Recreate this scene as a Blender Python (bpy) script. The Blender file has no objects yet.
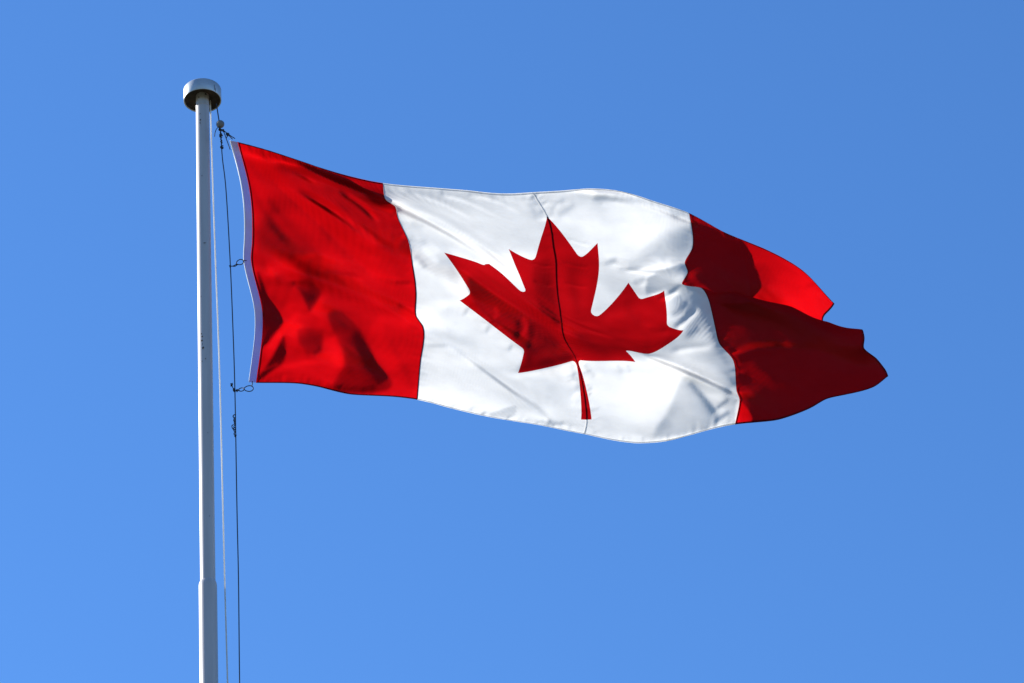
import bpy, bmesh, math, re
import numpy as np
from mathutils import Matrix, Vector
from mathutils.geometry import delaunay_2d_cdt

# ------------------------------------------------------------------ camera, sky, sun, exposure
SC = bpy.context.scene
COL = SC.collection
CAM = np.array([0.0, 0.0, 1.6])                # eye height of the photographer
FPX = 3840.0                                   # focal length in pixels (135 mm on a 36 mm sensor)
ELEV = math.radians(36.0)
ROLL = math.radians(-3.967633880905905)
DIST = 17.0                                    # horizontal distance to the flagpole
_f = np.array([0, math.cos(ELEV), math.sin(ELEV)])
_r0 = np.array([1.0, 0, 0]); _u0 = np.array([0, -math.sin(ELEV), math.cos(ELEV)])
_r = math.cos(ROLL)*_r0 + math.sin(ROLL)*_u0
_u = -math.sin(ROLL)*_r0 + math.cos(ROLL)*_u0
cam_d = bpy.data.cameras.new('camera'); cam = bpy.data.objects.new('camera', cam_d); COL.objects.link(cam)
cam_d.lens = FPX/1024*36; cam_d.sensor_width = 36; cam_d.clip_start = 0.1; cam_d.clip_end = 20000
m = Matrix.Identity(4)
for i in range(3):
    m[i][0], m[i][1], m[i][2], m[i][3] = _r[i], _u[i], -_f[i], CAM[i]
cam.matrix_world = m
SC.camera = cam

SUN_AZ = math.radians(112.0)                   # from the camera-facing direction round to the left
SUN_EL = math.radians(30.0)
SDIR = Vector((-math.sin(SUN_AZ)*math.cos(SUN_EL), -math.cos(SUN_AZ)*math.cos(SUN_EL), math.sin(SUN_EL)))
sun_d = bpy.data.lights.new('sun', 'SUN'); sun = bpy.data.objects.new('sun', sun_d); COL.objects.link(sun)
sun_d.energy = 5.0; sun_d.angle = math.radians(0.53); sun_d.color = (1.0, 0.95, 0.88)
sun.rotation_euler = SDIR.to_track_quat('Z', 'Y').to_euler(); sun.location = (-30, 20, 40)

world = bpy.data.worlds.new('World'); SC.world = world; world.use_nodes = True
nt = world.node_tree; nt.nodes.clear()
sky = nt.nodes.new('ShaderNodeTexSky'); sky.sky_type = 'NISHITA'; sky.sun_disc = False
sky.sun_elevation = SUN_EL; sky.sun_rotation = math.atan2(SDIR.x, SDIR.y)
sky.altitude = 0; sky.air_density = 1.0; sky.dust_density = 0.0; sky.ozone_density = 10.0
bg = nt.nodes.new('ShaderNodeBackground'); bg.inputs[1].default_value = 0.078
wo = nt.nodes.new('ShaderNodeOutputWorld')
hs = nt.nodes.new('ShaderNodeHueSaturation'); hs.inputs['Saturation'].default_value = 1.03; hs.inputs['Value'].default_value = 1.2
nt.links.new(sky.outputs[0], hs.inputs['Color']); nt.links.new(hs.outputs[0], bg.inputs[0]); nt.links.new(bg.outputs[0], wo.inputs[0])

SC.view_settings.view_transform = 'Standard'; SC.view_settings.look = 'None'
SC.view_settings.gamma = 1.0; SC.view_settings.use_curve_mapping = False
SC.view_settings.exposure = 1.3
SC.cycles.max_bounces = 12; SC.cycles.diffuse_bounces = 8; SC.cycles.transmission_bounces = 8
SC.cycles.transparent_max_bounces = 16
try:
    SC.cycles.use_denoising = True
except Exception:
    pass

# ------------------------------------------------------------------ helpers
def at(px, py, w=0.0):
    """World point seen at photo position (px, py), standing w metres nearer than the flagpole's distance."""
    px = np.asarray(px, float); py = np.asarray(py, float); w = np.asarray(w, float)
    d = _f + ((px-512)/FPX)[..., None]*_r + ((341.5-py)/FPX)[..., None]*_u
    return CAM + d*((DIST - w)/d[..., 1])[..., None]

def tag(o, label=None, cat=None, group=None, kind=None):
    if label: o['label'] = label
    if cat: o['category'] = cat
    if group: o['group'] = group
    if kind: o['kind'] = kind
    return o

def mesh_obj(name, verts, faces, mat, parent=None, smooth=True, normals=None):
    me = bpy.data.meshes.new(name)
    me.from_pydata([tuple(map(float, v)) for v in verts], [], [tuple(map(int, f)) for f in faces])
    me.materials.append(mat)
    if smooth:
        me.polygons.foreach_set('use_smooth', [True]*len(me.polygons))
    me.update()
    if normals is not None:
        me.normals_split_custom_set_from_vertices([tuple(map(float, n)) for n in normals])
    o = bpy.data.objects.new(name, me); COL.objects.link(o)
    if parent is not None:
        o.parent = parent
        o.matrix_parent_inverse = Matrix.Translation(-Vector(parent.location))
    return o

def empty(name, loc):
    o = bpy.data.objects.new(name, None); COL.objects.link(o); o.location = tuple(map(float, loc))
    o.empty_display_size = 0.1
    return o

def lathe(profile, cx, cy, seg=64, z0=0.0):
    """Closed or open profile of (radius, z) turned round the vertical through (cx, cy)."""
    V, F = [], []
    for r, z in profile:
        for k in range(seg):
            a = 2*math.pi*k/seg
            V.append((cx + r*math.cos(a), cy + r*math.sin(a), z0+z))
    for i in range(len(profile)-1):
        for k in range(seg):
            k2 = (k+1) % seg
            F.append((i*seg+k, i*seg+k2, (i+1)*seg+k2, (i+1)*seg+k))
    return V, F

def smooth_path(pts, n=8, closed=False):
    pts = [np.array(p, float) for p in pts]
    out = []
    L = len(pts)
    rng = range(L if closed else L-1)
    for i in rng:
        p1, p2 = pts[i], pts[(i+1) % L]
        p0 = pts[(i-1) % L] if (closed or i > 0) else 2*p1-p2
        p3 = pts[(i+2) % L] if (closed or i < L-2) else 2*p2-p1
        for k in range(n):
            t = k/n
            out.append(0.5*(2*p1 + (p2-p0)*t + (2*p0-5*p1+4*p2-p3)*t*t + (3*p1-p0-3*p2+p3)*t**3))
    if not closed:
        out.append(pts[-1])
    return out

def tube(path, r, seg=8, closed=False, twist=0.0):
    path = [np.array(p, float) for p in path]
    n = len(path); V, F = [], []
    rr = r if hasattr(r, '__len__') else [r]*n
    up = np.array([0.13, -0.97, 0.2]); prev = None
    for i, p in enumerate(path):
        a = path[(i-1) % n] if (closed or i > 0) else p
        b = path[(i+1) % n] if (closed or i < n-1) else p
        t = b-a; t /= (np.linalg.norm(t)+1e-12)
        x = (up if prev is None else prev); x = x - t*np.dot(x, t); x /= (np.linalg.norm(x)+1e-12)
        prev = x; y = np.cross(t, x)
        for k in range(seg):
            ang = 2*math.pi*k/seg + twist*i
            V.append(p + rr[i]*(math.cos(ang)*x + math.sin(ang)*y))
    for i in range(n if closed else n-1):
        j = (i+1) % n
        for k in range(seg):
            k2 = (k+1) % seg
            F.append((i*seg+k, i*seg+k2, j*seg+k2, j*seg+k))
    if not closed:
        F.append(tuple(range(seg))[::-1]); F.append(tuple((n-1)*seg+k for k in range(seg)))
    return V, F

def merge(parts):
    V, F = [], []
    for v, f in parts:
        o = len(V); V += list(v); F += [tuple(i+o for i in q) for q in f]
    return V, F

def ball(c, r, seg=20, rings=12, sq=(1, 1, 1)):
    c = np.array(c, float); V = []; F = []
    for i in range(rings+1):
        th = math.pi*i/rings
        for k in range(seg):
            ph = 2*math.pi*k/seg
            V.append(c + r*np.array([sq[0]*math.sin(th)*math.cos(ph), sq[1]*math.sin(th)*math.sin(ph), sq[2]*math.cos(th)]))
    for i in range(rings):
        for k in range(seg):
            k2 = (k+1) % seg
            F.append((i*seg+k, (i+1)*seg+k, (i+1)*seg+k2, i*seg+k2))
    return V, F

# ------------------------------------------------------------------ materials
def new_mat(name):
    mt = bpy.data.materials.new(name); mt.use_nodes = True
    n = mt.node_tree; n.nodes.clear()
    out = n.nodes.new('ShaderNodeOutputMaterial')
    return mt, n, out

def principled(name, col, rough=0.5, metal=0.0, var=0.0, scale=20.0, bump=0.0, col2=None, stretch=(1, 1, 1)):
    mt, n, out = new_mat(name)
    p = n.nodes.new('ShaderNodeBsdfPrincipled'); n.links.new(p.outputs[0], out.inputs[0])
    p.inputs['Roughness'].default_value = rough; p.inputs['Metallic'].default_value = metal
    tc = n.nodes.new('ShaderNodeTexCoord'); mp = n.nodes.new('ShaderNodeMapping'); mp.inputs['Scale'].default_value = stretch
    nz = n.nodes.new('ShaderNodeTexNoise'); nz.inputs['Scale'].default_value = scale; nz.inputs['Detail'].default_value = 6
    n.links.new(tc.outputs['Object'], mp.inputs[0]); n.links.new(mp.outputs[0], nz.inputs['Vector'])
    rp = n.nodes.new('ShaderNodeValToRGB')
    c2 = col2 or tuple(c*(1-var) for c in col)
    rp.color_ramp.elements[0].color = (*c2, 1); rp.color_ramp.elements[1].color = (*col, 1)
    rp.color_ramp.elements[0].position = 0.3; rp.color_ramp.elements[1].position = 0.65
    n.links.new(nz.outputs['Fac'], rp.inputs[0]); n.links.new(rp.outputs[0], p.inputs['Base Color'])
    if bump:
        b = n.nodes.new('ShaderNodeBump'); b.inputs['Strength'].default_value = bump; b.inputs['Distance'].default_value = 0.003
        n.links.new(nz.outputs['Fac'], b.inputs['Height']); n.links.new(b.outputs[0], p.inputs['Normal'])
    return mt

def cloth(name, refl, trans, gloss=0.06, rough=0.42, wr=0.22):
    """Thin woven nylon: reflects refl, lets trans through, faint satin sheen, fine crinkle and weave."""
    mt, n, out = new_mat(name)
    d = n.nodes.new('ShaderNodeBsdfDiffuse'); t = n.nodes.new('ShaderNodeBsdfTranslucent')
    g = n.nodes.new('ShaderNodeBsdfGlossy'); g.inputs['Roughness'].default_value = rough
    g.inputs['Color'].default_value = (0.9, 0.9, 0.9, 1)
    tc = n.nodes.new('ShaderNodeTexCoord')
    nz = n.nodes.new('ShaderNodeTexNoise'); nz.inputs['Scale'].default_value = 9.0; nz.inputs['Detail'].default_value = 5
    n.links.new(tc.outputs['Object'], nz.inputs['Vector'])
    for node, c in ((d, refl), (t, trans)):
        rp = n.nodes.new('ShaderNodeValToRGB')
        rp.color_ramp.elements[0].color = (*[x*0.94 for x in c], 1); rp.color_ramp.elements[1].color = (*c, 1)
        rp.color_ramp.elements[0].position = 0.35; rp.color_ramp.elements[1].position = 0.6
        n.links.new(nz.outputs['Fac'], rp.inputs[0]); n.links.new(rp.outputs[0], node.inputs['Color'])
    n2 = n.nodes.new('ShaderNodeTexNoise'); n2.inputs['Scale'].default_value = 22.0; n2.inputs['Detail'].default_value = 4
    n2.inputs['Roughness'].default_value = 0.55
    mp = n.nodes.new('ShaderNodeMapping'); mp.inputs['Rotation'].default_value = (0, math.radians(28), 0); mp.inputs['Scale'].default_value = (0.45, 1, 1.5)
    n.links.new(tc.outputs['Object'], mp.inputs[0]); n.links.new(mp.outputs[0], n2.inputs['Vector'])
    b = n.nodes.new('ShaderNodeBump'); b.inputs['Strength'].default_value = wr; b.inputs['Distance'].default_value = 0.004
    n.links.new(n2.outputs['Fac'], b.inputs['Height'])
    for node in (d, t, g):
        n.links.new(b.outputs[0], node.inputs['Normal'])
    add = n.nodes.new('ShaderNodeAddShader'); n.links.new(d.outputs[0], add.inputs[0]); n.links.new(t.outputs[0], add.inputs[1])
    mx = n.nodes.new('ShaderNodeMixShader'); mx.inputs[0].default_value = gloss
    n.links.new(add.outputs[0], mx.inputs[1]); n.links.new(g.outputs[0], mx.inputs[2]); n.links.new(mx.outputs[0], out.inputs[0])
    return mt

M_WHITE = cloth('white_nylon', (0.23, 0.23, 0.24), (0.34, 0.337, 0.325), gloss=0.03)
M_RED = cloth('red_nylon', (0.035, 0.0007, 0.0012), (0.272, 0.0006, 0.0014), gloss=0.004)
M_LEAF = cloth('red_leaf_nylon', (0.035, 0.0007, 0.0012), (0.168, 0.0006, 0.0012), gloss=0.004)
M_REDHEM = cloth('red_folded_hem', (0.05, 0.001, 0.002), (0.02, 0.0, 0.0), gloss=0.004)
M_WHITEHEM = cloth('white_folded_hem', (0.20, 0.20, 0.21), (0.50, 0.50, 0.49), gloss=0.02)
M_HEAD = cloth('shade_tinted_canvas', (0.33, 0.25, 0.62), (0.02, 0.02, 0.02), gloss=0.02)  # white canvas with the lavender tint of its shaded side put into the colour
M_SUNEDGE = principled('sunlit_edge_white', (0.75, 0.75, 0.74), rough=0.8, var=0.1, scale=60)  # bright white for the heading's sunlit edge
M_PAINT = principled('white_pole_paint', (0.40, 0.385, 0.39), rough=0.38, var=0.16, scale=3.0, stretch=(8, 8, 0.5))
M_CAP = principled('galvanised_cap', (0.40, 0.43, 0.45), rough=0.38, metal=0.4, var=0.2, scale=14)
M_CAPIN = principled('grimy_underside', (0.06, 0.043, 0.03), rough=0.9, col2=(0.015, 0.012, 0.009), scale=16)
M_CHIP = principled('bare_chip', (0.06, 0.045, 0.035), rough=0.8, col2=(0.03, 0.025, 0.02), scale=60)
M_DARKROPE = principled('dark_rope', (0.022, 0.024, 0.028), rough=0.85, var=0.4, scale=90, bump=0.6)
M_PALEROPE = cloth('pale_rope', (0.40, 0.40, 0.39), (0.36, 0.36, 0.35), gloss=0.0)
M_IRON = principled('dark_iron', (0.03, 0.03, 0.033), rough=0.45, metal=0.6, var=0.4, scale=40)
M_LEAD = principled('grey_ball', (0.16, 0.165, 0.17), rough=0.6, var=0.45, scale=30, bump=0.3)
M_GRASS = principled('mown_grass', (0.075, 0.085, 0.04), rough=0.95, col2=(0.10, 0.085, 0.05), scale=0.6)

# ------------------------------------------------------------------ ground
gv = [(3000*math.cos(2*math.pi*k/64), 3000*math.sin(2*math.pi*k/64), 0) for k in range(64)]
ground = mesh_obj('ground', [(0, 0, 0)] + gv, [(0, k+1, (k+1) % 64+1) for k in range(64)], M_GRASS, smooth=False)
tag(ground, kind='structure')

# ------------------------------------------------------------------ flagpole
PX = float(at(209.0, 683)[0]); PY = DIST
def zpx(py):            # height on the pole's axis at photo row py
    lo, hi = 5.0, 25.0
    for _ in range(50):
        mid = (lo+hi)/2
        q = np.array([PX, PY, mid]) - CAM
        y = 341.5 - FPX*np.dot(q, _u)/np.dot(q, _f)
        if y > py: lo = mid
        else: hi = mid
    return lo
Z_SLEEVE = zpx(581); Z_CAPB = zpx(101.0); CAP_R = 0.1085; CAP_H = 0.083
pole = empty('flagpole', (PX, PY, 0))
tag(pole, 'tall white painted metal flagpole with chipped paint and a drum shaped grey cap', 'flagpole')
R1, R2 = 0.0388, 0.0480
V, F = lathe([(R2*1.25, 0), (R2*1.25, Z_SLEEVE*0.3), (R2, Z_SLEEVE*0.45), (R2, Z_SLEEVE-0.035), (R2-0.001, Z_SLEEVE-0.022), (R2-0.004, Z_SLEEVE-0.010), (R2-0.009, Z_SLEEVE-0.002), (R1+0.0005, Z_SLEEVE+0.001)], PX, PY)
mesh_obj('lower_shaft', V, F, M_PAINT, pole)
V, F = lathe([(R1+0.0012, Z_SLEEVE-0.03), (R1+0.0005, Z_SLEEVE+2), (R1-0.001, Z_CAPB+0.055)], PX, PY)
mesh_obj('upper_shaft', V, F, M_PAINT, pole)
zc = zpx(107)
V, F = lathe([(R1-0.0005, zc-0.004), (R1+0.0016, zc-0.003), (R1+0.0016, zc+0.003), (R1-0.0005, zc+0.004)], PX, PY)
mesh_obj('collar', V, F, M_PAINT, pole)
V, F = lathe([(CAP_R-0.006, 0.004), (CAP_R-0.0015, 0.0), (CAP_R, 0.002), (CAP_R, CAP_H-0.006), (CAP_R-0.002, CAP_H-0.001), (CAP_R-0.008, CAP_H), (0.0005, CAP_H+0.004)], PX, PY, 96, Z_CAPB)
capo = mesh_obj('cap', V, F, M_CAP, pole)
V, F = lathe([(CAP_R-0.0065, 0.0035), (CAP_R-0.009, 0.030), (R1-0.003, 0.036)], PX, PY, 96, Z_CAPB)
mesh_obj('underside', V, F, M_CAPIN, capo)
# a narrow drain slot in the cap's rim
def on_cyl(az, z, R):
    return np.array([PX + R*math.sin(az), PY - R*math.cos(az), z])
sl = []
for az, w_, z0, z1 in ((0.78, 0.012, 0.012, 0.052), (0.86, 0.010, 0.004, 0.03)):
    R = CAP_R+0.0012
    q = [on_cyl(az-w_, Z_CAPB+z0, R), on_cyl(az+w_, Z_CAPB+z0, R), on_cyl(az+w_, Z_CAPB+z1, R), on_cyl(az-w_, Z_CAPB+z1, R)]
    sl.append((q, [(0, 1, 2, 3)]))
for V, F in sl: mesh_obj('slot', V, F, M_CHIP, capo, smooth=False)
# chips and rust specks in the paint, traced as (azimuth fraction across the pole, photo row, size mm)
rng = np.random.default_rng(5)
chips = []
for xf, py, sx, sy in ((-0.3, 118, 7, 4), (-0.25, 124, 6, 8), (-0.28, 127, 5, 7), (-0.45, 101, 6, 7), (0.55, 98, 9, 13), (0.72, 95, 8, 12), (0.18, 247.3, 12, 4), (-0.42, 337.5, 5, 7),
                       (-0.3, 340.5, 7, 6), (-0.36, 344.5, 8, 9), (-0.2, 352, 9, 10), (-0.3, 348, 4, 5), (0.1, 363, 5, 5), (-0.35, 365, 4, 4), (0.3, 437, 4, 4), (-0.1, 180, 4, 5), (-0.4, 300, 4, 3), (0.4, 520, 4, 5)):
    zc_ = zpx(py); n_ = 9
    q = [on_cyl(math.asin(xf), zc_, R1+0.0022)]
    for k in range(n_):
        a = 2*math.pi*k/n_; s = rng.uniform(0.55, 1.1)
        q.append(on_cyl(math.asin(xf) + s*sx*0.0007*math.cos(a)/R1, zc_ + s*sy*0.0009*math.sin(a), R1+0.0022))
    chips.append((q, [(0, k+1, (k+1) % n_+1) for k in range(n_)]))
for V, F in chips: mesh_obj('paint_chip', V, F, M_CHIP, pole, smooth=False)

# ------------------------------------------------------------------ the flag's shape
# where points of the cloth (u along the fly, v down the hoist) are seen, and how far each swings towards the viewer
LM = [ # hoist edge
 (0,0,237.4,142),(0,.15,247.7,181),(0,.28,251.8,212),(0,.41,251.8,245),(0,.47,250.8,258.5),(0,.69,262,310),(0,.8,262,336),(0,1,256,382.5),
 # top of the hoist panel
 (.055,0,270,151),(.105,0,300,161),(.175,0,340,173.5),
 # seam
 (.25,0,383,183),(.25,.09,386,200),(.25,.15,395,206.4),(.25,.21,397.6,217),(.25,.31,408,240),(.25,.42,413,266),(.25,.63,416.7,316.7),(.25,.68,423,326),(.25,.83,421,359),(.25,1,417.5,399.6),
 # bottom of the hoist panel
 (.07,1,298,383.3),(.105,1,319,386.7),(.15,1,349,394),(.21,1,391,396.5),
 # top of the white
 (.31,0,420,186.6),(.39,0,470,190.5),(.5,0,532.5,192.2),(.54,0,562,190.5),(.575,0,587,188.8),(.63,0,622,191.5),(.69,0,655,201.5),
 # bottom of the white
 (.3,1,447,407),(.37,1,493.7,417.6),(.44,1,540.5,425),(.5,1,584,433.8),(.54,1,610,439.5),(.59,1,637,443),(.645,1,670,440.5),(.695,1,700.5,432),
 # leaf
 (.5,.0833,547,216.5),(.4219,.1854,508.7,249),(.4605,.223,533,259),(.438,.413,522.7,290.5),(.3875,.3219,489,263.8),(.3728,.378,482.7,264.2),(.3125,.3573,444.2,252.6),(.329,.485,468.4,292),
 (.3063,.5135,459.7,300.5),(.4055,.68,523,350),(.3943,.7542,518,373),(.488,.727,573.5,362),(.4906,.9229,581,419.5),(.5094,.9229,591.6,419.5),
 (.5781,.1854,597.6,243),(.5395,.223,580.2,255.7),(.562,.413,594.5,314),(.6125,.3219,628.4,282.7),(.6272,.378,640.6,298),(.6875,.3573,664.2,290.5),(.669,.485,668,325),(.6937,.5135,683.4,330.3),
 (.66,.567,667,344.5),(.63,.617,649,353.8),(.5945,.68,627,351),(.6057,.7542,635.4,362),(.512,.727,580,361.5),
 (.5,.2,553,245),(.5,.32,556,270),(.5,.48,559.5,309),(.5,.6,564,338),
 # fly seam
 (.75,0,689,213),(.75,.11,692.8,237),(.75,.17,691.8,249),(.75,.25,684.7,263),(.75,.3,687.6,272),(.75,.38,682.3,284.3),(.75,.45,700.6,287.8),(.75,.54,710,305),(.75,.64,715.6,330),
 (.75,.7,719.5,344),(.75,.78,733,360),(.75,.89,736.7,391.4),(.75,.93,739.5,400),(.75,1,735,424.5),
 # fly panel
 (.8125,0,724,232),(.8125,.14,728,255),(.8125,.22,730,272),(.8125,.30,731,288),(.8125,.42,739,322),(.8125,.53,736,292.5),(.8125,.64,750,320),(.8125,.75,761,350),(.8125,.88,770,385),(.8125,1,776,420),
 (.875,0,764,248.5),(.875,.10,766,268),(.875,.18,768,284),(.875,.24,770,298),(.875,.40,783,350),(.875,.555,790,306.3),(.875,.66,797,330),(.875,.78,803,357),(.875,.9,808,385),(.875,1,812,407),
 (.9375,0,804,271.5),(.9375,.09,801,284),(.9375,.16,799,299),(.9375,.21,800,311),(.9375,.38,820,366),(.9375,.56,828,321.8),(.9375,.64,833,338),(.9375,.78,840,361),(.9375,.91,846,384),(.9375,1,850,393.5),
 (1,0,834.5,303.6),(1,.08,828,312),(1,.15,823,320),(1,.35,848,368),(1,.56,862,329.5),(1,.64,864.5,338),(1,.72,864,348),(1,.83,876,358),(1,.93,885,369),(1,1,888,376),
 (.97,1,874,386.5),(.9,1,826,399),
]
DEP = [ # slow swing of the cloth, metres
 (0,0,0),(0,.45,-.01),(0,.75,-.05),(0,1,0),(.12,0,-.02),(.12,.5,.0),(.12,1,-.03),(.25,0,-.08),(.25,.5,-.06),(.25,1,-.06),
 (.37,0,-.14),(.37,.5,-.13),(.37,1,-.12),(.5,0,-.18),(.5,.5,-.17),(.5,1,-.15),(.62,0,-.2),(.62,.35,-.17),(.62,.7,-.14),(.62,1,-.16),
 (.75,0,-.28),(.75,.2,-.28),(.75,.36,-.28),(.75,.46,-.26),(.75,.7,-.24),(.75,1,-.24),
 (.8125,0,-.28),(.8125,.26,-.28),(.8125,.42,-.38),(.8125,.53,-.19),(.8125,.75,-.16),(.8125,1,-.14),
 (.875,0,-.27),(.875,.2,-.27),(.875,.40,-.38),(.875,.555,-.07),(.875,.75,-.04),(.875,1,-.02),
 (.9375,0,-.34),(.9375,.18,-.34),(.9375,.38,-.37),(.9375,.56,.05),(.9375,.75,.08),(.9375,1,.10),
 (1,0,-.45),(1,.12,-.45),(1,.35,-.36),(1,.56,.17),(1,.75,.2),(1,1,.22),
]
def tps_fit(P, Y, lam):
    P = np.array(P, float); P = P*[2.0, 1.0]; Y = np.array(Y, float); n = len(P)
    d2 = ((P[:, None]-P[None])**2).sum(-1)
    K = 0.5*d2*np.log(d2+1e-12) + lam*np.eye(n)
    A = np.zeros((n+3, n+3)); A[:n, :n] = K; A[:n, n] = 1; A[:n, n+1:] = P; A[n, :n] = 1; A[n+1:, :n] = P.T
    B = np.zeros((n+3, Y.shape[1])); B[:n] = Y
    return P, np.linalg.solve(A, B)
def tps_eval(fit, u, v):
    P, c = fit; Q = np.stack([u*2.0, v], -1); out = []
    for s in range(0, len(Q), 20000):
        q = Q[s:s+20000]; d2 = ((q[:, None]-P[None])**2).sum(-1)
        out.append((0.5*d2*np.log(d2+1e-12))@c[:len(P)] + c[len(P)] + q@c[len(P)+1:])
    return np.concatenate(out)
_lm = np.array(LM); FIT_XY = tps_fit(_lm[:, :2], _lm[:, 2:], 2e-5)
_dp = np.array(DEP); FIT_W = tps_fit(_dp[:, :2], _dp[:, 2:], 1e-4)

def seg_dist(x, y, pts):
    """signed distance (positive below/right of the line), fraction along the line"""
    best = np.full(x.shape, 1e9); sd = np.zeros(x.shape); fr = np.zeros(x.shape)
    P = np.array(pts, float); L = np.r_[0, np.cumsum(np.hypot(*np.diff(P, axis=0).T))]
    for i in range(len(P)-1):
        a, b = P[i], P[i+1]; t = b-a; l2 = (t**2).sum()
        k = ((x-a[0])*t[0] + (y-a[1])*t[1])/l2
        kc = np.clip(k, 0, 1)
        dx = x-a[0]-kc*t[0]; dy = y-a[1]-kc*t[1]; d = np.hypot(dx, dy)
        s = np.sign(t[0]*dy - t[1]*dx)
        m_ = d < best
        best = np.where(m_, d, best); sd = np.where(m_, s*d, sd); fr = np.where(m_, (L[i]+kc*(L[i+1]-L[i]))/L[-1], fr)
    return sd, best, fr
def dense(pts, n=10):
    return [tuple(p) for p in smooth_path([(a, b) for a, b in pts], n)]
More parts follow.
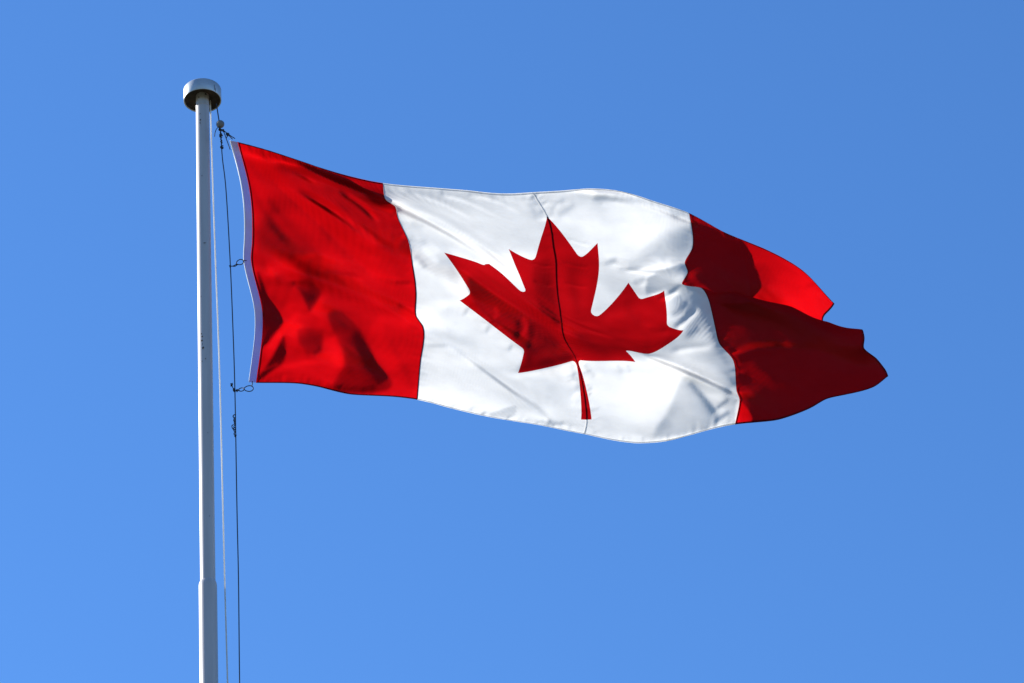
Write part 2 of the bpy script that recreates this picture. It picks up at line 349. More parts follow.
# Folds. Every stroke says how much more or less squarely a strip of cloth faces the sun (dB);
# the relief whose slopes do that is solved for once, so that the real sun draws the folds.
#   ('line', points, half-width px, dB, taper start, taper end)    ('poly', outline, softness px, dB)
STROKES = [
 # hoist panel
 ('line', [(268,163),(312,171.7),(339,181.6),(363,191.5),(391,203)], 3.4, -.48, .3, .1),
 ('poly', [(300,163),(345,176),(376,187),(389,201),(360,191),(322,177)], 3, -.26),
 ('line', [(345,177),(383,188)], 3, .24, .3, .1),
 ('line', [(290,183),(330,205),(364,226)], 2, .14, .3, .3),
 ('line', [(286,186),(326,209),(360,231)], 2.2, -.14, .3, .3),
 ('line', [(325,206),(352,229),(381,247)], 2.5, .18, .3, .15),
 ('line', [(330,203),(356,224),(384,244)], 2.5, -.16, .3, .15),
 ('poly', [(257.6,224.4),(284,218),(312.5,242),(320,255),(306,262),(266,259.6),(255,244)], 12, -.20),
 ('poly', [(268,200),(277,203),(279,212),(270,213)], 6, -.2),
 ('line', [(282,205),(320,226),(365,255),(404,296)], 8, .15, .15, .3),
 ('line', [(292,258),(305,258),(318,253)], 2.5, .12, .3, .3),
 ('line', [(276,258),(330,279),(363,291),(389,302),(414,318)], 6.5, -.34, .3, .15),
 ('line', [(320,270),(345,274),(362,277)], 2.0, -.14, .3, .3),
 ('line', [(262,267),(285,271),(308,282)], 5, .18, .2, .3),
 ('poly', [(291.6,282),(306,281),(317,286),(320.6,295),(310,311),(306,304),(299,291)], 3, -.30),
 ('line', [(311,312),(318,303),(325,292)], 4, .10, .2, .3),
 ('poly', [(257.6,273),(264,284),(268.5,299.5),(280.6,319),(280.6,326),(264,345.7),(261,326),(262,304)], 2.6, -.36),
 ('line', [(282,329),(272,342),(264,354)], 2.2, .12, .2, .2),
 ('poly', [(284,336),(285,359),(273,370),(257.6,379.7),(268.5,363),(275,352)], 2.2, -.36),
 ('line', [(262,372),(272,366),(280,364)], 1.3, .16, .2, .2),
 ('poly', [(299,328),(321,332.5),(323,343.5),(317,353),(306,353),(299,343.5)], 3.2, -.24),
 ('line', [(322,345),(319,352),(311,355)], 2, -.14, .3, .3),
 ('line', [(286,300),(296,322),(300,345)], 6, .16, .2, .3),
 ('line', [(300,313),(316,318),(329,327)], 2.5, .10, .2, .2),
 ('poly', [(328,312.7),(343,312.7),(358.6,328),(369.6,345.7),(376,361),(391.5,379.7),(387,389.6),(363,392),(332,389.6),(336.6,378.6),(343,365),(342,352),(332,330)], 3.4, -.24),
 ('line', [(352,328),(366,350),(375,368),(386,384)], 6, -.14, .2, .1),
 ('line', [(330,388),(350,391),(382,391)], 3.5, -.18, .2, .2),
 ('line', [(328,333),(337,355),(338,374)], 5, .16, .2, .2),
 ('line', [(366,322),(384,350),(402,372)], 8, .14, .2, .2),
 ('line', [(374,318),(392,319),(412,328)], 4, .10, .2, .2),
 ('line', [(396,304),(408,309),(416,315)], 2, -.12, .2, .2),
 ('line', [(393,282),(410,283)], 1.6, -.12, .3, .1),
 ('line', [(372,258),(395,270),(412,276)], 3, -.06, .3, .2),
 ('poly', [(262,158),(300,163),(384,184),(404,228),(412,262),(392,256),(350,226),(300,190)], 6, -.24),
 ('poly', [(236,140),(300,160),(384,183),(398,212),(415,290),(424,330),(418,400),(340,394),(256,383),(263,330),(251,260),(250,200)], 9, -.085),
 ('line', [(242,149),(268,176),(300,203),(345,236),(398,268)], 2.4, .09, .1, .3),
 ('line', [(241,152),(265,182),(298,211),(340,243),(392,277)], 2.6, -.08, .1, .3),
 ('line', [(245,168),(262,196),(282,226),(310,252)], 3, .09, .15, .3),
 ('line', [(243,170),(258,200),(276,230),(300,256)], 3, -.08, .15, .3),
 ('line', [(258,376),(272,350),(290,322),(312,302)], 2.2, .10, .1, .4),
 ('line', [(262,378),(290,366),(320,362),(352,372)], 2.4, .08, .1, .4),
 ('line', [(420,330),(400,318),(372,306),(340,300)], 2.4, .10, .1, .4),
 ('line', [(415,392),(404,368),(392,345),(380,325)], 3, -.07, .1, .4),
 ('line', [(318,262),(352,270),(392,290)], 2.2, -.10, .3, .3),
 # white, hoist side of the leaf
 ('line', [(394,207),(420,219),(448,234),(489,260),(505,268)], 2.3, -.26, .05, .5),
 ('line', [(392,201),(420,213),(450,228),(489,253)], 3, .06, .1, .4),
 ('poly', [(402,216),(431.5,229),(452,250),(462,285),(446,283),(418,264),(404,238)], 10, -.17),
 ('line', [(410,222),(420,226),(424,223)], 2.4, -.06, .2, .2),
 ('line', [(407,238),(418,243),(430,240)], 2.8, -.06, .2, .3),
 ('line', [(412,256),(420,261),(428,270)], 2.6, -.07, .2, .3),
 ('line', [(420,248),(432,256),(440,266)], 2.6, .06, .2, .3),
 ('line', [(398,190),(430,199),(462,214)], 1.6, -.07, .2, .4),
 ('line', [(420,188),(455,197),(490,212)], 1.6, -.06, .2, .4),
 ('line', [(455,191),(490,198),(515,210)], 1.5, -.06, .2, .4),
 ('line', [(485,193),(510,199),(525,208)], 1.3, -.06, .2, .4),
 ('line', [(531,194),(537,203),(546,214)], 2.2, -.10, .2, .2),
 ('line', [(528,200),(533,210),(540,220)], 2.5, -.10, .2, .3),
 ('line', [(549,216),(556,206),(566,197)], 2.2, -.10, .2, .2),
 ('line', [(556,219),(565,211),(577,203)], 2.4, -.08, .2, .2),
 ('line', [(553,212),(561,202)], 1.6, .10, .2, .2),
 ('line', [(422,327),(470,353),(505,379),(559,423)], 2.8, -.14, .15, .2),
 ('line', [(420,332),(468,360),(500,384),(550,424)], 4, .05, .2, .2),
 ('line', [(468,362),(512,391),(540,412)], 2.2, -.09, .2, .3),
 ('poly', [(458,306),(518,352),(517,377),(560,370),(570,402),(500,372),(440,326)], 5, -.07),
 ('line', [(468,308),(464,316)], 1.5, -.12, .1, .3),
 ('line', [(490,325),(485,334)], 1.6, -.12, .1, .3),
 ('line', [(512,344),(508,352)], 1.6, -.12, .1, .3),
 ('poly', [(488,415),(498,411),(515,406),(514,416),(500,418)], 2, -.10),
 ('line', [(546,420),(560,424),(561,420)], 1.6, -.16, .2, .2),
 ('line', [(425,345),(450,346)], 1.6, -.07, .3, .3),
 ('line', [(572,363),(576,375),(580,396)], 4, -.12, .1, .3),
 ('line', [(583,364),(590,372),(597,378)], 3, -.10, .1, .3),
 # leaf
 ('poly', [(470,276),(500,296),(540,320),(565,347),(574,360),(520,372),(523,350),(474,304)], 5, -.26),
 ('line', [(449,256),(490,286),(540,318),(577,346),(600,357)], 2.8, .20, .15, .25),
 ('line', [(516,290),(540,306),(570,328)], 4.5, -.03, .2, .3),
 ('line', [(522,316),(526,326),(522,338)], 2, .13, .2, .2),
 ('line', [(517,318),(518,330),(514,342)], 2.4, -.10, .2, .2),
 ('line', [(494,306),(497,314),(492,320)], 1.8, .10, .2, .2),
 ('line', [(530,322),(531,336),(527,350)], 2.2, -.08, .2, .2),
 ('poly', [(533,268),(552,262),(557,300),(560,330),(540,312)], 6, -.15),
 ('line', [(557,240),(562,285),(575,320)], 6, .10, .2, .2),
 ('line', [(551,319),(557,323),(561,321)], 1.5, -.06, .2, .2),
 ('line', [(565,331),(600,345),(650,352)], 4.5, -.18, .2, .2),
 ('line', [(563,322),(600,336),(640,345)], 1.6, -.08, .2, .3),
 ('line', [(566,315),(600,328),(630,336)], 1.5, -.06, .2, .3),
 ('line', [(640,345),(662,344),(678,334)], 4, -.10, .2, .2),
 ('line', [(640,312),(652,322),(664,325)], 4, .06, .3, .3),
 ('line', [(648,326),(658,330),(668,330)], 2, -.10, .3, .2),
 ('line', [(590,262),(585,290),(588,312)], 5, .08, .2, .2),
 ('line', [(570,262),(572,290),(580,318)], 4, -.07, .2, .2),
 ('line', [(600,322),(626,312),(650,318)], 5, .08, .2, .3),
 ('line', [(625,296),(630,312),(645,330)], 4, -.08, .2, .3),
 ('line', [(528,362),(548,354),(570,352)], 4, .08, .2, .3),
 ('poly', [(689,206),(702,214),(743,241),(746,262),(749,301),(715,302),(692,290),(684,284),(688,272),(687,262),(692,249),(693,237),(690,220)], 2.0, -.19),
 ('line', [(685,284),(700,281),(716,288),(730,293)], 6, -.14, .02, .1),
 # white, fly side of the leaf
 ('line', [(590,196),(625,200),(655,209),(684,219)], 1.8, -.20, .15, .1),
 ('line', [(560,192),(600,190),(640,197),(680,211)], 2.0, .10, .15, .1),
 ('line', [(592,197),(597,201),(604,205)], 1.5, -.08, .2, .3),
 ('poly', [(653,243),(691,226),(693,243),(684,260),(674,264),(622,268.6),(637.6,256)], 10, -.17),
 ('poly', [(621,268),(653,271),(686,264),(688,275),(681,286),(670,293),(664,290),(647,294),(647,279),(653,273)], 2.4, -.27),
 ('line', [(604,266),(610,261),(618,259)], 2, -.12, .2, .2),
 ('line', [(612,263),(618,268),(630,266)], 1.7, .12, .2, .2),
 ('line', [(632,283),(640,281),(646,277)], 2, -.13, .2, .2),
 ('line', [(640,288),(645,284),(647,280)], 1.6, .10, .2, .2),
 ('poly', [(672,292),(700,288),(720,340),(735,385),(705,366),(660,352),(684,332),(672,322)], 7, -.13),
 ('line', [(670,316),(678,311),(688,300)], 2.4, -.08, .2, .2),
 ('line', [(671,320),(680,316),(687,313)], 2, .05, .2, .2),
 ('line', [(684,338),(692,333),(700,326)], 2.4, -.07, .2, .2),
 ('line', [(633,351),(660,360),(700,377),(736,394)], 2.2, -.30, .15, .1),
 ('line', [(640,359),(664,367),(700,384),(728,400)], 2.4, .10, .15, .1),
 ('poly', [(679,384),(691,378),(716,410),(718.6,417.6),(706,430),(655,437),(668.5,410)], 4.2, -.17),
 ('line', [(688,380),(705,400),(716,414)], 3, -.10, .1, .1),
 ('line', [(655,437),(662,420),(674,396)], 7, -.05, .2, .2),
 ('line', [(716,409),(722,404),(730,399)], 1.7, -.16, .2, .2),
 ('line', [(714,424),(722,417),(731,411)], 1.8, -.14, .2, .2),
 ('line', [(610,370),(640,372),(660,378)], 3, -.05, .3, .3),
 ('line', [(626,364),(632,374)], 1.4, -.06, .2, .4),
 ('line', [(616,364),(624,374)], 1.4, -.06, .2, .4),
]
STROKES_TOP = [   # upper fold of the fly panel
 ('poly', [(750,268),(767,266),(779,283),(783,304),(749,301)], 4, -.22),
 ('line', [(782,268),(800,285),(806,305)], 6, .08, .2, .2),
 ('line', [(803,290),(812,284),(822,282)], 1.8, -.16, .2, .3),
]
STROKES_LOW = [   # lower fold
 ('line', [(692,291),(711,306),(721,340),(738,362),(744,394)], 7, -.26, .05, .1),
 ('line', [(733,354),(758,345),(800,346),(830,352)], 3.2, .15, .1, .4),
 ('line', [(736,361),(760,352),(800,353)], 3, -.10, .1, .4),
 ('line', [(825,360),(845,364),(868,372)], 5, .16, .3, .2),
 ('line', [(752,302),(772,322),(790,360),(796,400)], 9, .05, .2, .2),
 ('line', [(830,330),(848,338),(862,340)], 4, .14, .3, .2),
 ('poly', [(738,400),(752,417),(747,424),(736,424)], 1.6, .50),
]
GX0, GY0, GW, GH = 160, 60, 800, 448
def paint(strokes, noise):
    X, Y = np.meshgrid(np.arange(GW)+GX0+0.0, np.arange(GH)+GY0+0.0)
    B = np.zeros((GH, GW))
    for st in strokes:
        mx_ = np.mean([p[0] for p in st[1]])
        gain = 1.6 if mx_ < 396 else (2.5 if st not in STROKES_TOP + STROKES_LOW else 1.0)
        P = np.array(st[1], float); r = st[2]*4 + 4
        x0, x1 = int(P[:, 0].min()-r)-GX0, int(P[:, 0].max()+r)-GX0+1
        y0, y1 = int(P[:, 1].min()-r)-GY0, int(P[:, 1].max()+r)-GY0+1
        sl_ = (slice(max(y0, 0), y1), slice(max(x0, 0), x1)); x = X[sl_]; y = Y[sl_]
        if st[0] == 'line':
            _, d, fr = seg_dist(x, y, dense(st[1], 6) if len(P) > 2 else st[1])
            k = np.clip(fr/max(st[4], 1e-3), 0, 1)*np.clip((1-fr)/max(st[5], 1e-3), 0, 1)
            B[sl_] += gain*st[3]*np.exp(-0.5*(d/st[2])**2)*k*k*(3-2*k)
        else:
            Q = smooth_path([tuple(p) for p in st[1]], 5, closed=True)
            Q = [tuple(q) for q in Q]
            _, d, _ = seg_dist(x, y, Q + [Q[0]])
            d = np.where(inside(x, y, np.array(Q)), -d, d)
            B[sl_] += gain*st[3]*0.5*(1-np.tanh(d/(st[2]*0.6)))
    if noise is not None:
        B += noise
    kx = 2*math.pi*np.fft.fftfreq(GW)[None, :]; ky = 2*math.pi*np.fft.fftfreq(GH)[:, None]
    ca = -SDIR.x/0.00546; cb = (SDIR.z - 0.727*SDIR.y)/0.00675     # how the sun reads a slope across and down the photo
    A = -1j*(ca*kx + cb*ky); Pp = -1j*(-cb*kx + ca*ky)
    Wh = np.conj(A)*np.fft.fft2(B)/(np.abs(A)**2 + 0.03*np.abs(Pp)**2 + 0.7)
    return np.real(np.fft.ifft2(Wh))
def grid_at(G, x, y):
    x = np.clip(x-GX0, 1, GW-3); y = np.clip(y-GY0, 1, GH-3)
    i = np.floor(x).astype(int); j = np.floor(y).astype(int); a = x-i; b = y-j
    a = a*a*(3-2*a)*0.5 + a*0.5; b = b*b*(3-2*b)*0.5 + b*0.5
    return (G[j, i]*(1-a)+G[j, i+1]*a)*(1-b) + (G[j+1, i]*(1-a)+G[j+1, i+1]*a)*b
def inside(px_, py_, poly):
    r = np.zeros(px_.shape, bool); n = len(poly); j = n-1
    for i in range(n):
        xi, yi = poly[i]; xj, yj = poly[j]
        c = ((yi > py_) != (yj > py_)) & (px_ < (xj-xi)*(py_-yi)/(yj-yi+1e-15)+xi)
        r ^= c; j = i
    return r
# taut creases: sharp ridges standing a few millimetres proud of the cloth (points, height mm, half-width px)
RIDGES = [(dense(a, 6), b, c) for a, b, c in [
 ([(296,188),(330,209),(358,230),(385,247)], 13, 2.5), ([(258,157),(300,174),(340,188),(394,207)], 10, 3.0), ([(338,190),(362,206),(380,224)], 6, 2.0),
 ([(318,224),(340,244),(360,262),(388,284)], 10, 4.0), ([(262,170),(290,196),(318,222),(336,236)], 6, 2.6), ([(276,162),(296,171),(318,184)], 5, 1.8),
 ([(415,322),(440,337),(470,356),(500,378),(540,408),(562,425)], 9, 3.2), ([(448,344),(476,362),(505,384),(530,404)], 6, 2.2),
 ([(390,201),(430,214),(470,236),(505,262),(530,283)], 13, 2.8), ([(400,189),(440,201),(480,222)], 5, 2.0), ([(430,191),(470,202),(510,222)], 4, 1.8), ([(465,192),(495,200),(522,214)], 4, 1.6),
 ([(505,281),(545,308),(585,335),(630,352)], 6, 3.0), ([(632,350),(660,360),(700,377),(738,395)], 14, 2.6),
 ([(520,284),(560,312),(600,330)], 2, 1.3), ([(516,291),(560,321),(606,338)], 2, 1.3), ([(520,302),(560,329),(604,345)], 2.5, 1.3), ([(535,300),(575,324),(620,340)], 3.5, 1.2),
 ([(462,262),(500,288),(540,315)], 6, 2.2), ([(470,300),(505,325),(540,345)], 5, 2.4), ([(608,262),(616,263),(628,270),(650,268)], 6, 2.0), ([(566,238),(580,243),(592,246)], 2, 1.2),
 ([(560,262),(576,266),(592,268)], 2, 1.2), ([(562,282),(578,286),(590,287)], 2, 1.2), ([(530,262),(543,266),(553,266)], 2, 1.2), ([(532,280),(545,285),(555,286)], 2, 1.2),
 ([(672,330),(684,322),(700,306)], 6, 2.4), ([(668,352),(690,348),(716,346)], 5, 2.6), ([(656,300),(668,296),(682,288)], 5, 2.0),
]]
_pk = np.random.default_rng(23)
def puckers(path, n, ln, db, side):
    """short gathers where the stitching of a hem pulls the cloth"""
    P = dense(path, 12)
    for _ in range(n):
        i = int(_pk.uniform(0, len(P)-2)); a = np.array(P[i]); t = np.array(P[i+1])-a; t /= np.linalg.norm(t)+1e-9
        nrm = np.array([t[1], -t[0]])*side; q = a + nrm*_pk.uniform(0, 2) ; l = ln*_pk.uniform(.5, 1.3)
        e = q + nrm*l + t*l*_pk.uniform(-.2, .9)
        STROKES.append(('line', [tuple(q), tuple(e)], _pk.uniform(.9, 1.5), db*_pk.uniform(.4, 1.2)*_pk.choice([1, 1, -.7]), .05, .5))
puckers([(420,401),(447,408),(494,418.5),(540,426),(575,432)], 26, 7, -.10, 1)
puckers([(590,436),(637,444),(670,441),(700,433),(732,426)], 16, 6, -.06, 1)
puckers([(262,382),(298,383),(319,386),(349,393)], 22, 7, -.13, 1)
puckers([(396,208),(408,240),(416,300),(423,330),(418,396)], 14, 8, -.07, -1)
puckers([(400,186),(470,190.5),(532,192)], 16, 9, -.07, -1)
puckers([(533,193),(547,216)], 10, 8, -.08, -1)
puckers([(547,216),(533,193)], 10, 8, -.08, -1)
puckers([(462,303),(490,325),(522,351)], 7, 8, -.08, 1)
puckers([(575,364),(582,420)], 10, 9, -.07, -1)
puckers([(592,420),(580,364)], 10, 9, -.07, -1)
puckers([(716,330),(734,362),(737,395),(735,422)], 12, 9, -.07, 1)
STROKES += [
 ('poly', [(600,192.5),(640,198),(688,215),(684,221),(655,211),(625,203),(597,199)], 2, -.13),
 ('poly', [(600,206),(684,224),(690,262),(640,262),(612,240)], 12, -.06),
 ('poly', [(590,372),(640,372),(672,384),(655,430),(600,428)], 14, -.04),
 ('line', [(270,277),(282,279),(296,285)], 3.5, -.18, .3, .1),
]
_rg = np.random.default_rng(11)
def crumple():
    """small irregular creases, longer along the pull of the wind (down the fly) than across it"""
    kx = 2*math.pi*np.fft.fftfreq(GW)[None, :]; ky = 2*math.pi*np.fft.fftfreq(GH)[:, None]
    out = 0
    for lam, ang, asp, amp in ((46, 28, 3.2, .024), (20, 32, 3.0, .016), (9, 35, 2.4, .010)):
        a = math.radians(ang); p = kx*math.cos(a)+ky*math.sin(a); q = -kx*math.sin(a)+ky*math.cos(a)
        k = np.sqrt((p*asp)**2 + q*q); k0 = 2*math.pi/lam
        n = np.real(np.fft.ifft2(np.fft.fft2(_rg.normal(size=(GH, GW)))*np.exp(-((k-k0)/(0.45*k0))**2)))
        n /= n.std(); n = np.sign(n)*np.abs(n)**1.35
        out = out + amp*n
    return out
NOISE = crumple()
RELIEF_TOP = paint(STROKES + STROKES_TOP, NOISE)
RELIEF_LOW = paint(STROKES + STROKES_LOW, NOISE)
def surf(u, v):
    u = np.asarray(u, float); v = np.asarray(v, float)
    uc = np.clip(u, 0, 1); vc = np.clip(v, 0, 1)
    xy = tps_eval(FIT_XY, u, v); x, y = xy[:, 0], xy[:, 1]
    w = tps_eval(FIT_W, u, v)[:, 0]
    w = w - 0.9*(0.71 - 0.04*np.logaddexp(0, (0.71-u)/0.04))      # the whole flag trails away from the viewer
    k = np.clip((v-.34)/.14, 0, 1); k = k*k*(3-2*k)
    w = w + grid_at(RELIEF_TOP, x, y)*(1-k) + grid_at(RELIEF_LOW, x, y)*k
    # puckers where hems and seams are stitched
    for dist, along in ((vc*1.72, u*3.44), ((1-vc)*1.72, u*3.44), (np.abs(u-.25)*3.44, v*1.72), (np.abs(u-.75)*3.44, v*1.72), (np.abs(u-.5)*3.44, v*1.72)):
        env = np.exp(-(dist/0.05)**2)*(0.45 + 0.55*np.sin(along*4.3+1.1)*np.sin(along*9.7))
        w += 0.0010*env*(np.sin(along*2*math.pi/0.075 + 3*np.sin(along*5.1)) + 0.6*np.sin(along*2*math.pi/0.041 + 1.0 + 3*np.sin(along*7.3)))
    for pts_, mm, sg in RIDGES:
        sd, d, fr = seg_dist(x, y, pts_)
        t_ = np.clip(fr/.25, 0, 1)*np.clip((1-fr)/.3, 0, 1)
        w = w + 1.9e-3*mm*np.exp(-0.5*(d/sg)**2)*t_*t_*(3-2*t_)*(u < .78)
    return at(x, y, w)
def surf_n(u, v):
    e = 8e-4
    du = surf(u+e, v)-surf(u-e, v); dv = surf(u, v+2*e)-surf(u, v-2*e)
    n = np.cross(dv, du); n /= np.linalg.norm(n, axis=1)[:, None]
    return n                                              # points to the viewer's side of the cloth

NU, NV = 440, 220
flag = empty('canadian_flag', at(np.array([244.]), np.array([262.]))[0])
flag.name = 'maple_leaf_flag'
tag(flag, 'red and white maple leaf flag streaming out from the white flagpole in strong wind', 'flag')

def sheet(name, u0, u1, v0, v1, nu, nv, mat, parent, off=0.0):
    U, Vv = np.meshgrid(np.linspace(u0, u1, nu+1), np.linspace(v0, v1, nv+1), indexing='ij')
    u = U.ravel(); v = Vv.ravel(); P = surf(u, v); N = surf_n(u, v)
    P = P + N*off
    idx = np.arange((nu+1)*(nv+1)).reshape(nu+1, nv+1)
    F = np.stack([idx[:-1, :-1], idx[:-1, 1:], idx[1:, 1:], idx[1:, :-1]], -1).reshape(-1, 4)
    return mesh_obj(name, P, F, mat, parent, normals=N)

BACK = -0.0025
HV, HV2 = 0.011, 0.989
SW = 0.0016
heading = sheet('heading', -.0115, 0, 0, 1, 6, NV, M_HEAD, flag)
_v = np.linspace(0, 1, 90)
V, F = tube(list(surf(np.full(90, -.0118), _v)), 0.0042*np.clip(1.25-_v, .45, 1), 8); mesh_obj('sunlit_edge', V, F, M_SUNEDGE, heading)  # added thin white tube, drawn as the sunlit rolled edge of the heading
red_a = sheet('red_panel', 0, .25, 0, 1, NU//4, NV, M_RED, flag)
red_b = sheet('red_panel', .25*3, 1, 0, 1, NU//4, NV, M_RED, flag)
for par, a, b in ((red_a, 0, .25), (red_b, .75, 1)):
    sheet('hem', a, b, 0, HV*.5, NU//4, 3, M_REDHEM, par, BACK)
    sheet('hem', a, b, 1-HV*.5, 1, NU//4, 3, M_REDHEM, par, BACK)
sheet('seam', .25-1.4*SW, .25, 0, 1, 2, NV, M_REDHEM, red_a, BACK)
sheet('seam', .75, .75+1.4*SW, 0, 1, 2, NV, M_REDHEM, red_b, BACK)
sheet('seam', 0, 1.5*SW, 0, 1, 2, NV, M_REDHEM, red_a, BACK)
sheet('hem', 1-.0032, 1, 0, 1, 2, NV, M_REDHEM, red_b, BACK)

# maple leaf outline in flag coordinates
LEAF = "l45-863a95 95 0 0 0-111-98l-859 151 116-320a65 65 0 0 0-20-73l-941-762 212-99a65 65 0 0 0 34-79l-186-572 542 115a65 65 0 0 0 73-38l105-247 423 454a65 65 0 0 0 111-57l-204-1052 327 189a65 65 0 0 0 91-27l332-652 332 652a65 65 0 0 0 91 27l327-189-204 1052a65 65 0 0 0 111 57l423-454 105 247a65 65 0 0 0 73 38l542-115-186 572a65 65 0 0 0 34 79l212 99-941 762a65 65 0 0 0-20 73l116 320-859-151a95 95 0 0 0-111 98l45 863"
def leaf_outline(step=22.0):
    pts = [(4710.0, 4430.0)]; x, y = pts[0]
    for c, args in re.findall(r'([la])([^la]*)', LEAF):
        n = [float(t) for t in re.findall(r'-?\d+', args)]
        if c == 'l':
            for i in range(0, len(n), 2):
                k = max(1, int(math.hypot(n[i], n[i+1])/step))
                for j in range(1, k+1):
                    pts.append((x+n[i]*j/k, y+n[i+1]*j/k))
                x += n[i]; y += n[i+1]
        else:
            r, dx, dy = n[0], n[5], n[6]; h = math.hypot(dx, dy)/2; k = math.sqrt(max(r*r-h*h, 0))
            mx, my = x+dx/2, y+dy/2; px_, py_ = -dy/(2*h), dx/(2*h)
            # counter-clockwise sweep (flag 0) in a y-down frame
            cx, cy = mx - px_*(-k), my - py_*(-k)
            best = None
            for sgn in (1, -1):
                cx, cy = mx+sgn*k*px_, my+sgn*k*py_
                a0 = math.atan2(y-cy, x-cx); a1 = math.atan2(y+dy-cy, x+dx-cx)
                da = a1-a0
                while da > 0: da -= 2*math.pi
                while da <= -2*math.pi: da += 2*math.pi
                if best is None or abs(da) < abs(best[3]): best = (cx, cy, a0, da)
            cx, cy, a0, da = best; kk = 5
            for j in range(1, kk+1):
                pts.append((cx+r*math.cos(a0+da*j/kk), cy+r*math.sin(a0+da*j/kk)))
            x += dx; y += dy
    k = int(math.hypot(4710-x, 4430-y)/step)
    for j in range(1, k):
        pts.append((x+(4710-x)*j/k, y+(4430-y)*j/k))
    return np.array(pts)/[9600.0, 4800.0]
OUT = leaf_outline()

du = 0.5/(NU//2)
gu, gvv = np.meshgrid(np.linspace(.25, .75, NU//2+1), np.linspace(0, 1, NV+1), indexing='ij')
gu = gu.ravel(); gvv = gvv.ravel()
# keep the grid a little off the outline so that no sliver triangles form
near = np.zeros(gu.shape, bool)
for ox, oy in OUT:
    near |= (np.abs(gu-ox)*2 < .0022*2*0.5*1.0) & (np.abs(gvv-oy) < .0022)
keep = ~near
gu, gvv = gu[keep], gvv[keep]
pts2 = [Vector((a*2, b)) for a, b in zip(np.r_[OUT[:, 0], gu], np.r_[OUT[:, 1], gvv])]
no = len(OUT)
vo, eo, fo, ov, oe, of = delaunay_2d_cdt(pts2, [(i, (i+1) % no) for i in range(no)], [], 0, 1e-7)
vo = np.array([(p[0]/2, p[1]) for p in vo]); fo = np.array([tuple(f) for f in fo])
cen = vo[fo].mean(1); ins = inside(cen[:, 0], cen[:, 1], OUT)
PA = surf(vo[:, 0], vo[:, 1]); NA = surf_n(vo[:, 0], vo[:, 1])
def sub(name, faces, mat, parent):
    used = np.unique(faces); mp = np.full(len(vo), -1); mp[used] = np.arange(len(used))
    F = mp[faces]
    P = PA[used]; N = NA[used]
    # make the winding agree with the viewer-side normals
    fn = np.cross(P[F[:, 1]]-P[F[:, 0]], P[F[:, 2]]-P[F[:, 0]])
    if (fn*N[F[:, 0]]).sum() < 0: F = F[:, ::-1]
    return mesh_obj(name, P, F, mat, parent, normals=N)
white = sub('white_panel', fo[~ins], M_WHITE, flag)
leaf = sub('maple_leaf', fo[ins], M_LEAF, flag)
sheet('hem', .25, .75, 0, HV*.5, NU//2, 3, M_WHITEHEM, white, BACK)
sheet('hem', .25, .75, 1-HV*.5, 1, NU//2, 3, M_WHITEHEM, white, BACK)
sheet('seam', .5-.0013, .5+.0013, 0, .0833, 2, 24, M_WHITEHEM, white, BACK)
sheet('seam', .5-.0013, .5+.0013, .923, 1, 2, 24, M_WHITEHEM, white, BACK)
sheet('seam', .5-.0016, .5+.0016, .0833, .923, 2, 180, M_REDHEM, leaf, BACK)

# ------------------------------------------------------------------ ropes and fittings
def rope_pts(rows):
    return [at(np.array(float(x)), np.array(float(y)), np.array(float(w))) for x, y, w in rows]
# w is metres nearer than the pole's axis
p = rope_pts([(210.3,100,-.040),(210.6,112,-.040),(211.4,140,-.038),(213,190,-.035),(215.6,263,-.030),(219.5,370,-.021),(223,510,-.0125),(224.9,587,-.0095),(227.6,683,-.0065),(229.5,760,-.004)])
V, F = tube(smooth_path(p, 14) + [np.array([p[-1][0]+.01, p[-1][1], 1.2])], 0.0040)
tag(mesh_obj('halyard_rope', V, F, M_PALEROPE), 'pale halyard rope hanging close beside the white pole', 'rope', 'halyard ropes beside the pole')
p = rope_pts([(220.7,131,.06),(221.6,147,.055),(222.6,160,.05),(226,190,.045),(230,258,.04),(233,330,.04),(235,395,.04),(237,510,.03),(238.5,580,.02),(239.6,683,.01),(241,760,.0)])
hal = empty('halyard_rope', p[0])
tag(hal, 'thin dark halyard rope carrying the flag, with a lumpy knot below the flag', 'rope', 'halyard ropes beside the pole')
V, F = tube(smooth_path(p, 14) + [np.array([p[-1][0]+.01, p[-1][1], 1.2])], 0.0030)
mesh_obj('rope', V, F, M_DARKROPE, hal)
# knot cluster under the flag
def coil(rows, r0, rw, turns, seed=0):
    """a lumpy winding of cord round the path given by rows"""
    base = smooth_path(rope_pts(rows), 12); n = int(turns*14); out = []
    g = np.random.default_rng(seed); ph = g.uniform(0, 6.28, 4)
    for i in range(n+1):
        t = i/n; k = t*(len(base)-1); a = int(min(k, len(base)-2)); q = base[a]*(1-(k-a)) + base[a+1]*(k-a)
        d = base[a+1]-base[a]; d /= np.linalg.norm(d)
        e1 = np.cross(d, [0, 1, 0]); e1 /= np.linalg.norm(e1); e2 = np.cross(d, e1)
        rad = r0*(0.65 + 0.35*math.sin(9*t+ph[0]) + 0.3*math.sin(21*t+ph[1])); an = 2*math.pi*turns*t
        out.append(q + rad*(math.cos(an)*e1 + math.sin(an)*e2) + d*0.004*math.sin(17*t+ph[2]))
    return tube(out, rw, 6)
V, F = coil([(234.2,415.5,.042),(234.5,422,.042),(234.7,430,.042),(235.5,437,.042)], .0062, .0030, 9, 2); mesh_obj('knot', V, F, M_DARKROPE, hal)
V, F = tube(smooth_path(rope_pts([(234.5,430.5,.045),(232.6,428.5,.05),(231.9,426,.05),(233.4,424.5,.045)]), 6), .0026); mesh_obj('loose_end', V, F, M_DARKROPE, hal)
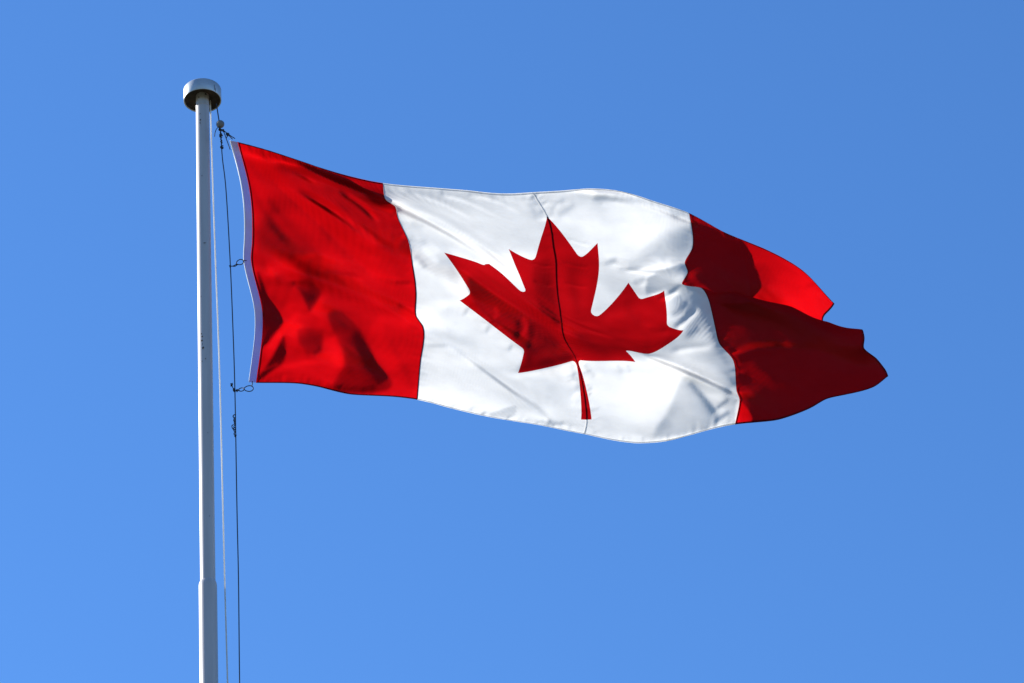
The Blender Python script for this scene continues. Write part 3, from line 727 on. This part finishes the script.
V, F = coil([(220.7,131,.058),(221.1,138,.058),(221.8,144,.056),(222,149,.055)], .0068, .0032, 9, 4); mesh_obj('knot', V, F, M_DARKROPE, hal)

# grey counterweight ball under the cap, with the line it hangs from
bc = at(np.array(220.3), np.array(124.2), np.array(.06))
bw = empty('counterweight_ball', bc)
tag(bw, 'grey ball counterweight hanging under the rim of the pole cap', 'ball')
V, F = ball(bc, 0.0235, 24, 16, (1, 1, 1.02)); mesh_obj('ball', V, F, M_LEAD, bw)
V, F = tube(smooth_path(rope_pts([(216.4,104,.06),(217.2,109,.06),(218.6,118,.06),(219.3,122,.06)]), 6), .0034); mesh_obj('hanging_line', V, F, M_DARKROPE, bw)
V, F = coil([(219.4,128.2,.06),(220.9,129.8,.06),(222.6,130.6,.06)], .007, .0034, 4, 7); mesh_obj('lashing', V, F, M_DARKROPE, bw)
V, F = tube(smooth_path(rope_pts([(218.4,127,.065),(216.2,129.5,.07),(215,133,.07),(214.6,136.5,.07)]), 6), .0022); mesh_obj('loose_end', V, F, M_DARKROPE, bw)

def clip(name, label, loops, wires, knots):
    c0 = at(np.array(float(loops[0][0])), np.array(float(loops[0][1])), np.array(loops[0][5])) if loops else rope_pts([wires[0][0]])[0]
    e_ = empty(name, c0); tag(e_, label, 'clip', 'clips tying the flag to the halyard')
    lp = []
    for cx, cy, a, b, ang, w in loops:
        pts = []
        for k in range(24):
            t = 2*math.pi*k/24; q = math.radians(ang)
            X_, Y_ = a*math.cos(t), b*math.sin(t)*(1+.18*math.cos(t))
            pts.append((cx+X_*math.cos(q)-Y_*math.sin(q), cy+X_*math.sin(q)+Y_*math.cos(q), w+.012*math.sin(t)))
        lp.append(tube(rope_pts(pts), .0026, 8, closed=True))
    for V, F in lp: mesh_obj('ring', V, F, M_IRON, e_)
    for q in wires:
        V, F = tube(smooth_path(rope_pts(q), 6), .0026); mesh_obj('lashing', V, F, M_DARKROPE, e_)
    for k_, (x, y, w, r) in enumerate(knots):
        V, F = coil([(x-.5, y-r*130, w), (x, y, w), (x+.3, y+r*130, w)], r*.62, .0027, 3, 20+k_); mesh_obj('knot', V, F, M_DARKROPE, e_)
clip('snap_clip', 'small dark wire clip at the middle of the hoist edge', [(239.9,262.2,3.7,2.5,-18,.03)],
     [[(230.2,266.2,.04),(233,266,.035),(236.6,264.2,.03)],[(232.8,266.3,.03),(235.2,266.2,.03),(237.5,264.6,.03)],[(243.2,261,.03),(244.5,260.5,.02),(246.4,260.6,.003)]], [(230.3,266.2,.04,.006)])
clip('snap_clip', 'dark double looped clip at the lower corner of the hoist edge', [(248.7,388.6,4.6,2.8,-4,.03),(241.2,389.6,2.8,1.6,-12,.03)],
     [[(234.2,389.8,.04),(237,390.6,.035),(239.5,390.2,.03)],[(231.6,384.8,.045),(233,388,.04),(234.4,390.5,.04)],[(251.6,386.2,.03),(252.2,384.4,.02),(252.3,381.5,.003)]], [(231.8,384.6,.045,.010),(234.2,390,.04,.009),(237,390.6,.04,.008)])
clip('snap_clip', 'tangle of dark cord tying the top corner of the flag under the ball', [(227.6,134.3,1.6,1.3,30,.045)],
     [[(222.8,129.8,.06),(226,132.4,.05),(230,135.4,.03),(235,138.6,.004)],[(223.4,131,.06),(225,135,.05),(226.4,139,.03),(228.2,144,.02),(230.2,149.6,.004)],[(226.3,138,.03),(228,135.5,.035),(229.4,136,.03),(232.5,139.2,.004)]], [(227.4,134.4,.045,.006),(223.6,130.6,.06,.007)])
